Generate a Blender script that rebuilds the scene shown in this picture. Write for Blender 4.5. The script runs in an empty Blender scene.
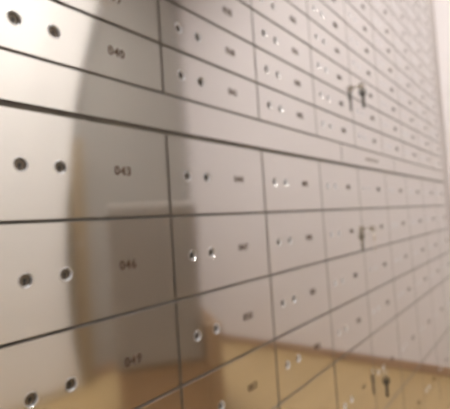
import bpy, bmesh, math, random
from mathutils import Matrix, Vector, Euler
random.seed(7)
scene = bpy.context.scene
C = scene.collection
R = math.radians

# ------------------------------------------------------------------ helpers
def link(o, parent=None):
    C.objects.link(o)
    if parent is not None:
        o.parent = parent
    return o

def obj(name, bm, mat, parent=None, smooth=False, loc=None):
    me = bpy.data.meshes.new(name)
    bmesh.ops.recalc_face_normals(bm, faces=bm.faces)
    bm.to_mesh(me); bm.free()
    if smooth:
        for p in me.polygons: p.use_smooth = True
    me.materials.append(mat)
    o = bpy.data.objects.new(name, me)
    if loc is not None: o.location = loc
    return link(o, parent)

def inst(name, me, parent=None, loc=(0, 0, 0), rot=(0, 0, 0)):
    o = bpy.data.objects.new(name, me)
    o.location = loc; o.rotation_euler = rot
    return link(o, parent)

def tag(o, label, cat, group=None):
    o['label'] = label; o['category'] = cat
    if group: o['group'] = group
    return o

def thing(name, label, cat, loc, group=None, rot=(0, 0, 0)):
    o = bpy.data.objects.new(name, None)
    o.empty_display_size = 0.05
    o.location = loc; o.rotation_euler = rot
    link(o)
    return tag(o, label, cat, group)

def struct(o):
    o['kind'] = 'structure'
    return o

def box(bm, x0, x1, y0, y1, z0, z1, bevel=0.0, seg=2):
    r = bmesh.ops.create_cube(bm, size=1.0)
    vs = r['verts']
    for v in vs:
        v.co = Vector((x0 if v.co.x < 0 else x1, y0 if v.co.y < 0 else y1, z0 if v.co.z < 0 else z1))
    if bevel > 0:
        es = list({e for v in vs for e in v.link_edges})
        bmesh.ops.bevel(bm, geom=es, offset=bevel, segments=seg, affect='EDGES', profile=0.5)

def boxobj(name, dims, mat, parent=None, bevel=0.0, seg=2):
    bm = bmesh.new(); box(bm, *dims, bevel=bevel, seg=seg)
    return obj(name, bm, mat, parent)

def lathe_y(bm, prof, n=28, cap=True):
    """profile of (radius, y) turned about the y axis"""
    rings = []
    for r, y in prof:
        rings.append([bm.verts.new((r * math.cos(2 * math.pi * i / n), y, r * math.sin(2 * math.pi * i / n))) for i in range(n)])
    for a, b in zip(rings, rings[1:]):
        for i in range(n):
            bm.faces.new((a[i], a[(i + 1) % n], b[(i + 1) % n], b[i]))
    if cap:
        bm.faces.new(rings[0]); bm.faces.new(rings[-1])

def ring_tube(bm, R0, r, n=24, m=8, mat=Matrix()):
    vs = []
    for i in range(n):
        a = 2 * math.pi * i / n
        vs.append([bm.verts.new(mat @ Vector(((R0 + r * math.cos(b)) * math.cos(a), r * math.sin(b), (R0 + r * math.cos(b)) * math.sin(a))))
                   for b in (2 * math.pi * j / m for j in range(m))])
    for i in range(n):
        for j in range(m):
            bm.faces.new((vs[i][j], vs[(i + 1) % n][j], vs[(i + 1) % n][(j + 1) % m], vs[i][(j + 1) % m]))

# ------------------------------------------------------------------ materials
def mat(name, col, rough=0.5, metal=0.0, spec=0.5):
    m = bpy.data.materials.new(name); m.use_nodes = True
    b = m.node_tree.nodes['Principled BSDF']
    b.inputs['Base Color'].default_value = (*col, 1)
    b.inputs['Roughness'].default_value = rough
    b.inputs['Metallic'].default_value = metal
    b.inputs['Specular IOR Level'].default_value = spec
    return m

def noise_variation(m, scale=(1, 1, 1), nscale=8, amount=0.08, rough_amount=0.0, bump=0.0, detail=4, coord='Object'):
    nt = m.node_tree; b = nt.nodes['Principled BSDF']
    tc = nt.nodes.new('ShaderNodeTexCoord'); mp = nt.nodes.new('ShaderNodeMapping')
    mp.inputs['Scale'].default_value = scale
    nz = nt.nodes.new('ShaderNodeTexNoise'); nz.inputs['Scale'].default_value = nscale; nz.inputs['Detail'].default_value = detail
    nt.links.new(tc.outputs[coord], mp.inputs['Vector']); nt.links.new(mp.outputs['Vector'], nz.inputs['Vector'])
    if amount:
        c = b.inputs['Base Color'].default_value[:3]
        mx = nt.nodes.new('ShaderNodeMix'); mx.data_type = 'RGBA'
        mx.inputs['A'].default_value = (*[min(1, v * (1 - amount)) for v in c], 1)
        mx.inputs['B'].default_value = (*[min(1, v * (1 + amount)) for v in c], 1)
        nt.links.new(nz.outputs['Fac'], mx.inputs['Factor']); nt.links.new(mx.outputs['Result'], b.inputs['Base Color'])
    if rough_amount:
        r = b.inputs['Roughness'].default_value
        mr = nt.nodes.new('ShaderNodeMapRange')
        mr.inputs['To Min'].default_value = r - rough_amount; mr.inputs['To Max'].default_value = r + rough_amount
        nt.links.new(nz.outputs['Fac'], mr.inputs['Value']); nt.links.new(mr.outputs['Result'], b.inputs['Roughness'])
    if bump:
        bp = nt.nodes.new('ShaderNodeBump'); bp.inputs['Strength'].default_value = bump; bp.inputs['Distance'].default_value = 0.001
        nt.links.new(nz.outputs['Fac'], bp.inputs['Height']); nt.links.new(bp.outputs['Normal'], b.inputs['Normal'])
    return m

steel = noise_variation(mat('satin_steel', (0.625, 0.605, 0.582), 0.085, 1.0), (2, 2, 90), 9, 0.015, 0.012)
steel_grey = noise_variation(mat('steel_grey', (0.53, 0.49, 0.46), 0.3, 1.0), (2, 2, 90), 9, 0.015, 0.012)
steel_dark = noise_variation(mat('steel_carcass', (0.20, 0.18, 0.155), 0.6, 0.0), (1, 1, 1), 30, 0.05)
chrome = noise_variation(mat('lock_chrome', (0.72, 0.73, 0.76), 0.42, 1.0), (1, 1, 1), 40, 0.02)
lock_mat = noise_variation(mat('lock_nickel', (0.17, 0.145, 0.12), 0.38, 1.0), (1, 1, 1), 60, 0.05)
slot_mat = mat('keyhole_black', (0.012, 0.011, 0.010), 0.6)
ink = mat('engraved_brown', (0.075, 0.046, 0.032), 0.9, 0.0, 0.0)
key_dark = mat('key_dark_metal', (0.035, 0.03, 0.024), 0.5, 0.0)
key_pale = mat('key_nickel', (0.78, 0.74, 0.66), 0.25, 1.0)
white_wall = noise_variation(mat('wall_paint_white', (0.86, 0.815, 0.825), 0.75), (1, 1, 1), 3, 0.015)
grey_wall = noise_variation(mat('wall_paint_grey', (0.40, 0.375, 0.345), 0.75), (1, 1, 1), 3, 0.02)
ceil_mat = noise_variation(mat('ceiling_paint', (0.83, 0.81, 0.79), 0.8), (1, 1, 1), 3, 0.01)
base_mat = noise_variation(mat('baseboard_wood', (0.44, 0.29, 0.19), 0.5), (1, 1, 12), 4, 0.15)
curtain_mat = noise_variation(mat('curtain_cloth', (0.92, 0.90, 0.87), 0.9), (60, 60, 60), 6, 0.02)
tan_wood = noise_variation(mat('tan_wood', (0.36, 0.265, 0.15), 0.5), (8, 8, 0.6), 4, 0.12)
chair_cloth = noise_variation(mat('chair_cloth', (0.36, 0.32, 0.285), 0.9), (40, 40, 40), 5, 0.08)
chair_brown = noise_variation(mat('chair_wood', (0.42, 0.285, 0.175), 0.55), (8, 8, 1), 4, 0.12)
lamp_frame = mat('lamp_frame', (0.8, 0.8, 0.8), 0.4)

def emit(name, col, s):
    m = bpy.data.materials.new(name); m.use_nodes = True
    b = m.node_tree.nodes['Principled BSDF']
    b.inputs['Base Color'].default_value = (0.9, 0.9, 0.9, 1)
    b.inputs['Emission Color'].default_value = (*col, 1)
    b.inputs['Emission Strength'].default_value = s
    return m

# wooden floor of planks
floor_mat = mat('plank_floor', (0.55, 0.36, 0.19), 0.42)
nt = floor_mat.node_tree; bs = nt.nodes['Principled BSDF']
tc = nt.nodes.new('ShaderNodeTexCoord')
bk = nt.nodes.new('ShaderNodeTexBrick')
bk.inputs['Color1'].default_value = (0.56, 0.405, 0.205, 1); bk.inputs['Color2'].default_value = (0.52, 0.37, 0.185, 1)
bk.inputs['Mortar'].default_value = (0.25, 0.17, 0.09, 1)
bk.inputs['Scale'].default_value = 1.0; bk.inputs['Mortar Size'].default_value = 0.0015
bk.inputs['Brick Width'].default_value = 1.3; bk.inputs['Row Height'].default_value = 0.14
nt.links.new(tc.outputs['Object'], bk.inputs['Vector']); nt.links.new(bk.outputs['Color'], bs.inputs['Base Color'])

# ------------------------------------------------------------------ dimensions (metres)
X0, W = 0.168, 0.26                       # left edge of the first box column, column pitch
XE = 2.6706                               # end wall
WY = -2.05                                # opposite wall
ZC = 3.2                                 # ceiling
XL = -1.8                                 # far left wall
H8, H6, H4, H3, H2, H1, H0 = 0.137, 0.377, 0.6165, 0.741, 0.8655, 0.990, 1.117
B0, BP = 1.1755, 0.0767
GAP = 0.0042
DOOR_T = 0.006

# ------------------------------------------------------------------ room shell
struct(boxobj('floor', (XL - .1, XE + .1, WY - .1, 0.62, -0.1, 0.0), floor_mat))
struct(boxobj('ceiling', (XL - .1, XE + .1, WY - .1, 0.62, ZC, ZC + 0.1), ceil_mat))
struct(boxobj('wall_right', (XE, XE + .1, WY - .1, 0.62, 0, ZC), white_wall))
struct(boxobj('wall_front', (XL, XE, WY - .1, WY, 0, ZC), grey_wall))
struct(boxobj('wall_left', (XL - .1, XL, WY - .1, 0.62, 0, ZC), white_wall))
struct(boxobj('wall_back', (XL, XE, 0.52, 0.62, 0, ZC), white_wall))
struct(boxobj('trim_1', (XL, XE, 0.0, 0.52, 2.33, ZC), white_wall))          # bulkhead over the cabinets
bm = bmesh.new(); box(bm, XE - 0.014, XE, WY, -0.012, 0, 0.056, 0.004, 1)
struct(obj('baseboard_right', bm, base_mat))
bm = bmesh.new(); box(bm, 1.62, XE - 0.014, WY, WY + 0.014, 0, 0.056, 0.004, 1)
struct(obj('baseboard_front', bm, base_mat))

# ------------------------------------------------------------------ cabinets behind the doors
zt = B0 + 14 * BP
for k, (nm, lab) in enumerate((('nearest', 'steel cabinet carcass seen in the gaps of the three nearest box columns'),
                               ('middle', 'steel cabinet carcass behind the middle three box columns that hold the keys'),
                               ('far', 'steel cabinet carcass behind the three far box columns near the white wall'))):
    xa = X0 + 3 * W * k
    cab = thing('deposit_cabinet', lab, 'cabinet', (xa, 0, 0), 'cabinets of deposit boxes')
    boxobj('carcass', (0.001, 3 * W - 0.001, DOOR_T + 0.0016, 0.5, H8 - 0.002, 2.328), steel_dark, cab)
    boxobj('plinth', (0.001, 3 * W - 0.001, 0.012, 0.5, 0.0, H8 - 0.0045), steel, cab)
    boxobj('top_rail', (0.0015, 3 * W - 0.0015, 0.0, DOOR_T + 0.0014, zt + 0.004, 2.328), steel, cab, 0.0003)
tag(boxobj('filler_panel', (X0 + 9 * W + 0.003, XE - 0.002, 0.0, 0.05, 0.0, 2.328), steel_grey, None, 0.0003),
    'narrow blank steel panel between the last box column and the white wall', 'panel')
tag(boxobj('side_panel', (XL + 0.01, X0 - 0.003, 0.0, 0.05, 0.0, 2.328), steel, None, 0.0003),
    'wide blank steel panel left of the first box column', 'panel')

# band between the upper and the lower boxes: two long strips with a nameplate strip between
ba, bb = H0 + 0.0036, B0 - 0.0018
def strip(name, x0, x1, label, cat):
    o = boxobj(name, (x0, x1, 0.0, DOOR_T, ba, bb), steel, None)
    return tag(o, label, cat, 'steel band between the upper and lower boxes')
strip('band_strip', X0, 1.0965, 'long blank steel band strip at left between small and large boxes', 'strip')
strip('band_strip', 1.5975, X0 + 9 * W, 'blank steel band strip at right of the nameplate running to the white wall', 'strip')
npl = thing('nameplate_strip', 'steel band strip with a short row of engraved marks near the middle keys', 'nameplate', (1.347, 0, (ba + bb) / 2),
            'steel band between the upper and lower boxes')
boxobj('plate', (-0.2475, 0.2475, 0.0, DOOR_T, -(bb - ba) / 2, (bb - ba) / 2), steel, npl)
bm = bmesh.new()
for i in range(11):
    x = -0.055 + i * 0.011
    h = (0.006, 0.0045, 0.005, 0.006, 0.0045)[i % 5]
    box(bm, x - 0.0026, x + 0.0026, -0.0006, 0.0004, -0.004, -0.004 + h * 1.3)
obj('engraved_marks', bm, mat('faint_marks', (0.25, 0.20, 0.16), 0.9, 0.0, 0.0), npl)

# ------------------------------------------------------------------ deposit boxes
LX = (0.042, 0.088); LR = 0.0079; NX = 0.177

def door_mesh(h, name):
    """a door plate with two round lock holes; origin at the lower left corner of its cell, front at y = 0"""
    g = GAP / 2; bv = 0.0003
    x0, x1, z0, z1 = g, W - g, g, h - g
    zc = h / 2
    bm = bmesh.new()
    def loop(pts, y): return [bm.verts.new((p[0], y, p[1])) for p in pts]
    def rect(i): return [(x0 + i, z0 + i), (x1 - i, z0 + i), (x1 - i, z1 - i), (x0 + i, z1 - i)]
    A = loop(rect(bv), 0.0); B = loop(rect(0), bv); D = loop(rect(0), DOOR_T)
    circ = lambda cx, r: [(cx + r * math.cos(2 * math.pi * i / 28), zc + r * math.sin(2 * math.pi * i / 28)) for i in range(28)]
    holes = []
    for cx in LX:
        holes.append((loop(circ(cx, LR + 0.0006), 0.0), loop(circ(cx, LR), 0.0007), loop(circ(cx, LR), DOOR_T)))
    def bridge(a, b):
        n = len(a)
        for i in range(n): bm.faces.new((a[i], a[(i + 1) % n], b[(i + 1) % n], b[i]))
    def ring_edges(a):
        out = []
        for i in range(len(a)):
            e = bm.edges.get((a[i], a[(i + 1) % len(a)])) or bm.edges.new((a[i], a[(i + 1) % len(a)]))
            out.append(e)
        return out
    for front, hidx in ((A, 0), (D, 2)):
        es = ring_edges(front)
        for hset in holes: es += ring_edges(hset[hidx])
        bmesh.ops.triangle_fill(bm, use_beauty=True, use_dissolve=False, edges=es)
    bridge(A, B); bridge(B, D)
    edge_faces = {f for v in B for f in v.link_faces}
    for f in edge_faces: f.material_index = 1
    for a, b, c in holes:
        bridge(a, b); bridge(b, c)
    bmesh.ops.recalc_face_normals(bm, faces=bm.faces)
    me = bpy.data.meshes.new(name); bm.to_mesh(me); bm.free()
    me.materials.append(steel); me.materials.append(steel_dark)
    return me

door_small = door_mesh(BP, 'small_door')
door_large = door_mesh(0.1248, 'large_door')
door_double = door_mesh(0.2397, 'double_door')

# lock: a chrome collar with a dished nickel nose and a keyhole
bm = bmesh.new()
lathe_y(bm, [(0.0078, 0.006), (0.0078, 0.0001), (0.0075, -0.0001), (0.0070, 0.0004), (0.0067, 0.0012), (0.0066, 0.0050), (0.0064, 0.0060)], 28, False)
bmesh.ops.recalc_face_normals(bm, faces=bm.faces)
lock_collar = bpy.data.meshes.new('lock_collar'); bm.to_mesh(lock_collar); bm.free(); lock_collar.materials.append(chrome)
bm = bmesh.new()
lathe_y(bm, [(0.0064, 0.0062), (0.0064, 0.0038), (0.0058, 0.0034), (0.0040, 0.0034), (0.0016, 0.0036)], 28, True)
bmesh.ops.recalc_face_normals(bm, faces=bm.faces)
lock_nose = bpy.data.meshes.new('lock_nose'); bm.to_mesh(lock_nose); bm.free(); lock_nose.materials.append(lock_mat)
bm = bmesh.new()
lathe_y(bm, [(0.0021, 0.0062), (0.0021, 0.0031)], 16, True)
box(bm, -0.0010, 0.0010, 0.0031, 0.0062, -0.0050, 0.001)
bmesh.ops.recalc_face_normals(bm, faces=bm.faces)
keyhole = bpy.data.meshes.new('keyhole'); bm.to_mesh(keyhole); bm.free(); keyhole.materials.append(slot_mat)
for me in (lock_collar, lock_nose):
    for p in me.polygons: p.use_smooth = True

def number(txt, parent, loc):
    cu = bpy.data.curves.new('number', 'FONT')
    cu.body = txt; cu.size = 0.0168; cu.align_x = 'CENTER'; cu.align_y = 'CENTER'
    cu.extrude = 0.0002; cu.offset = 0.00028; cu.space_character = 1.12; cu.resolution_u = 3
    cu.materials.append(ink)
    tmp = bpy.data.objects.new('number_outline', cu)
    me = bpy.data.meshes.new_from_object(tmp)          # outline turned into a mesh of its own
    bpy.data.objects.remove(tmp); bpy.data.curves.remove(cu)
    me.name = 'number'
    o = bpy.data.objects.new('number', me)
    o.location = loc; o.rotation_euler = (R(90), 0, 0)
    return link(o, parent)

ORD = ['first', 'second', 'third', 'fourth', 'fifth', 'sixth', 'seventh', 'eighth', 'ninth', 'tenth', 'eleventh', 'twelfth', 'thirteenth', 'fourteenth']
LEGIBLE = {(0, 'u', 0): '040', (0, 'u', 1): '037', (0, 'l', 0): '043', (0, 'l', 1): '046', (0, 'l', 2): '049',
           (1, 'l', 0): '044', (1, 'l', 1): '047'}
KEYED = {(4, 'u', 2), (4, 'l', 1), (4, 'd', 0)}

def deposit_box(col, blk, row, z, h, me, num):
    size = {'u': 'small', 'l': 'large', 'd': 'double-height'}[blk]
    where = {'u': '%s row above the band' % ORD[row], 'l': '%s row below the band' % ORD[row],
             'd': 'just below the large boxes' if row == 0 else 'bottom row by the floor'}[blk]
    n = LEGIBLE.get((col, blk, row))
    lab = '%s steel deposit box%s, %s column from left, %s' % (size, ' ' + n if n else '', ORD[col], where)
    if (col, blk, row) in KEYED: lab += ', key in'
    grp = {'u': 'small deposit boxes above the band', 'l': 'large deposit boxes below the band', 'd': 'double-height deposit boxes near the floor'}[blk]
    t = thing('deposit_box', lab, 'deposit box', (X0 + col * W, 0, z), grp)
    t.rotation_euler = (random.gauss(0, 0.0006), 0, random.gauss(0, 0.0006))
    inst('door', me, t)
    for x in LX:
        lk = inst('lock', lock_collar, t, (x, 0, h / 2))
        a = random.uniform(-0.3, 0.3)
        ns = inst('lock_nose', lock_nose, lk)
        ns.rotation_euler = (0, a, 0)
        kh = inst('keyhole', keyhole, lk); kh.rotation_euler = (0, a, 0)
    number(num, t, (NX, -0.0003, h / 2))
    return t

for col in range(9):
    mod, c = divmod(col, 3)
    base = 60 * mod
    for r in range(14):
        deposit_box(col, 'u', r, B0 + r * BP, BP, door_small, '%03d' % (base + 1 + (13 - r) * 3 + c))
    for r, z in enumerate((H1, H2, H3, H4)):
        deposit_box(col, 'l', r, z, 0.1248, door_large, '%03d' % (base + 43 + r * 3 + c))
    for r, z in enumerate((H6, H8)):
        deposit_box(col, 'd', r, z, 0.2397, door_double, '%03d' % (base + 55 + r * 3 + c))

# ------------------------------------------------------------------ keys
def key_shape(bm, L, bow, th, M):
    """flat key hanging along -z from its bow, bow centre at the origin"""
    n = 24
    def disc(y):
        return [bm.verts.new(M @ Vector((bow * math.cos(2 * math.pi * i / n), y, bow * 1.1 * math.sin(2 * math.pi * i / n)))) for i in range(n)], \
               [bm.verts.new(M @ Vector((bow * .36 * math.cos(2 * math.pi * i / n), y, bow * .45 + bow * .3 * math.sin(2 * math.pi * i / n)))) for i in range(n)]
    o0, i0 = disc(-th / 2); o1, i1 = disc(th / 2)
    for i in range(n):
        j = (i + 1) % n
        bm.faces.new((o0[i], o0[j], i0[j], i0[i])); bm.faces.new((o1[i], i1[i], i1[j], o1[j]))
        bm.faces.new((o0[i], o1[i], o1[j], o0[j])); bm.faces.new((i0[i], i0[j], i1[j], i1[i]))
def blade_shape(bm, L, bow, th, M):
    w = bow * 0.36
    pts = [(-w, -bow * .9), (-w, -bow * 1.2), (-w * .8, -bow * 1.35), (-w * .8, -L + .003), (0, -L), (w * .8, -L + .002)]
    z = -L + .002; k = 0
    while z < -bow * 1.9:
        z += .003; pts.append((w * (1.5 if k % 2 == 0 else .7), z)); k += 1
    pts += [(w, -bow * 1.2), (w, -bow * .9)]
    a = [bm.verts.new(M @ Vector((x, -th / 2, zz))) for x, zz in pts]
    b = [bm.verts.new(M @ Vector((x, th / 2, zz))) for x, zz in pts]
    bm.faces.new(a); bm.faces.new(list(reversed(b)))
    for i in range(len(a)):
        j = (i + 1) % len(a); bm.faces.new((a[i], b[i], b[j], a[j]))

def key_set(x, z, hang, yaw, where):
    # key in the lock: the blade runs into the lock along +y, the bow stands out in the y-z plane
    t = thing('lock_key', 'nickel key turned in the left lock of %s' % where, 'key', (x, 0, z), 'keys left in the locks')
    M = Matrix.Translation((0, -0.0170, 0)) @ Matrix.Rotation(R(90), 4, 'X') @ Matrix.Rotation(R(90), 4, 'Z')
    bm = bmesh.new(); key_shape(bm, 0.03, 0.0095, 0.0026, M); obj('bow', bm, key_pale, t)
    bm = bmesh.new(); blade_shape(bm, 0.0190, 0.0095, 0.0022, M); obj('blade', bm, key_pale, t)
    # ring through the bow with the second key hanging on it
    q = thing('hanging_key', 'key hanging on a small ring from the key in %s' % where, 'key', (x, -0.0195, z), 'keys hanging on rings', (0, 0, yaw))
    bm = bmesh.new(); ring_tube(bm, 0.0085, 0.0009, 24, 8, Matrix.Translation((0, 0, -0.0065))); obj('ring', bm, key_pale, q)
    M = Matrix.Translation((0, 0, -0.0215))
    bm = bmesh.new(); key_shape(bm, 0.052, 0.0118, 0.0034, M); obj('bow', bm, hang, q)
    bm = bmesh.new(); blade_shape(bm, 0.049, 0.0118, 0.0024, M); obj('blade', bm, hang, q)

kx = X0 + 4 * W + LX[0]
key_set(kx, B0 + 2.5 * BP, key_dark, R(-40), 'the small box above the band')
key_set(kx, H2 + 0.0624, key_pale, R(20), 'the large box below the band')
key_set(kx, H6 + 0.1198, key_dark, R(-35), 'the double-height box')

# ------------------------------------------------------------------ room furniture mirrored in the steel
# white drape added on the opposite wall, edge shaped for the bright mirrored area
edge = [(1.74, 2.62), (1.655, 2.361), (1.568, 2.058), (1.501, 1.774), (1.476, 1.573), (1.44, 1.311), (1.406, 1.057), (1.386, 0.809), (1.39, 0.623), (1.407, 0.312), (1.448, 0.054), (1.455, 0.01)]
def xedge(z):
    for (xa, za), (xb, zb) in zip(edge, edge[1:]):
        if za >= z >= zb: return xa + (xb - xa) * (za - z) / (za - zb)
    return edge[-1][0]
cur = thing('added_curtain', 'added white floor-length drape opposite the boxes, edge shaped for their bright reflection', 'added_curtain', (0, WY + 0.10, 0))
bm = bmesh.new()
NZ, NXx = 50, 120
grid = []
for i in range(NZ + 1):
    z = 0.01 + (2.61 - 0.01) * i / NZ
    xe = xedge(z)
    grid.append([bm.verts.new((-0.9 + (xe + 0.9) * j / NXx, 0.007 * math.sin(2 * math.pi * j / NXx * 6), z)) for j in range(NXx + 1)])
for i in range(NZ):
    for j in range(NXx):
        bm.faces.new((grid[i][j], grid[i][j + 1], grid[i + 1][j + 1], grid[i + 1][j]))
co = obj('cloth', bm, curtain_mat, cur, True)
so = co.modifiers.new('thickness', 'SOLIDIFY'); so.thickness = 0.003
bm = bmesh.new(); 
M = Matrix.Rotation(R(90), 4, 'Y')
r = bmesh.ops.create_cone(bm, cap_ends=True, segments=20, radius1=0.013, radius2=0.013, depth=2.75)
bmesh.ops.transform(bm, matrix=Matrix.Translation((0.45, 0, 2.63)) @ M, verts=r['verts'])
obj('curtain_rod', bm, chair_brown, cur)

# tall tan cabinet added to give the tan strip mirrored beside the drape
cb = thing('added_cabinet', 'added narrow tan wooden cabinet at the drape edge, for the mirrored tan strip', 'cabinet', (1.0, WY, 0))
boxobj('body', (0.46, 0.565, 0.0, 0.075, 0.0, 1.60), tan_wood, cb, 0.004)
boxobj('door', (0.47, 0.555, 0.0755, 0.085, 0.08, 1.58), tan_wood, cb, 0.002)
bm = bmesh.new(); lathe_y(bm, [(0.004, 0.0), (0.004, 0.012), (0.010, 0.016), (0.010, 0.022), (0.004, 0.026)], 16); 
bmesh.ops.translate(bm, vec=(0.485, 0.085, 0.9), verts=bm.verts)
obj('knob', bm, chrome, cb)

# high-backed armchair with its back to the boxes
ch = thing('armchair', 'dark high-backed armchair with brown wooden side panels facing away from the boxes', 'armchair', (1.25, -0.95, 0), None, (0, 0, R(36)))
boxobj('backrest', (-0.205, 0.19, -0.10, 0.0, 0.36, 1.085), chair_cloth, ch, 0.022, 4)
boxobj('skirt_panel', (-0.195, 0.192, -0.06, -0.01, 0.09, 0.358), chair_brown, ch, 0.004)
boxobj('seat', (-0.14, 0.19, -0.58, -0.105, 0.36, 0.48), chair_cloth, ch, 0.03, 4)
for x0, x1 in ((0.195, 0.275), (-0.19, -0.145)):
    boxobj('arm', (x0, x1, -0.56, -0.101 if x0 < 0 else 0.0, 0.09, 0.53), chair_brown, ch, 0.025, 4)
for (x, y) in ((-0.168, -0.12), (-0.168, -0.50), (0.235, -0.06), (0.235, -0.50)):
    bm = bmesh.new()
    r = bmesh.ops.create_cone(bm, cap_ends=True, segments=16, radius1=0.014, radius2=0.022, depth=0.095)
    bmesh.ops.translate(bm, vec=(x, y, 0.0475), verts=r['verts'])
    obj('leg', bm, chair_brown, ch)

# ------------------------------------------------------------------ unseen ceiling lamps, added to brighten the drape and the end wall
def added_lamp(x, y, s, label, sx=0.3, sy=0.3):
    m = emit('lamp_glow', (1.0, 0.99, 0.975), s)
    t = thing('added_ceiling_light', label, 'ceiling light', (x, y, ZC), 'added ceiling lights')
    bm = bmesh.new()
    for a in ((-sx, sx, -sy, -sy + .02), (-sx, sx, sy - .02, sy), (-sx, -sx + .02, -sy + .02, sy - .02), (sx - .02, sx, -sy + .02, sy - .02)):
        box(bm, *a, -0.03, 0.0)
    obj('frame', bm, lamp_frame, t)
    boxobj('diffuser', (-sx + .021, sx - .021, -sy + .021, sy - .021, -0.022, -0.004), m, t)
added_lamp(0.75, -0.95, 62.0, 'added square ceiling lamp, unseen, brightening the white drape')
added_lamp(1.75, -0.75, 7.5, 'added square ceiling lamp, unseen, brightening the white end wall')

w = bpy.data.worlds.new('World'); scene.world = w; w.use_nodes = True
w.node_tree.nodes['Background'].inputs['Color'].default_value = (0.5, 0.5, 0.5, 1)
w.node_tree.nodes['Background'].inputs['Strength'].default_value = 0.3

# ------------------------------------------------------------------ camera
cam = bpy.data.cameras.new('camera'); co = bpy.data.objects.new('camera', cam); C.objects.link(co)
cam.sensor_fit = 'HORIZONTAL'; cam.sensor_width = 36.0
cam.lens = 410.0 / 450.0 * 36.0
cam.clip_start = 0.01
yaw, pit, rol = R(38.29), R(2.55), R(-3.78)
fw = Vector((math.cos(pit) * math.cos(yaw), math.cos(pit) * math.sin(yaw), math.sin(pit)))
rt = Vector((math.sin(yaw), -math.cos(yaw), 0)); up = rt.cross(fw)
r2 = rt * math.cos(rol) + up * math.sin(rol); u2 = -rt * math.sin(rol) + up * math.cos(rol)
co.matrix_world = Matrix(((r2.x, u2.x, -fw.x, 0), (r2.y, u2.y, -fw.y, -0.4416), (r2.z, u2.z, -fw.z, 0.975), (0, 0, 0, 1)))
cam.dof.use_dof = True; cam.dof.focus_distance = 0.2; cam.dof.aperture_fstop = 11.5
scene.camera = co

scene.view_settings.view_transform = 'Standard'; scene.view_settings.look = 'None'
scene.view_settings.exposure = 0.0; scene.view_settings.gamma = 1.0; scene.view_settings.use_curve_mapping = False
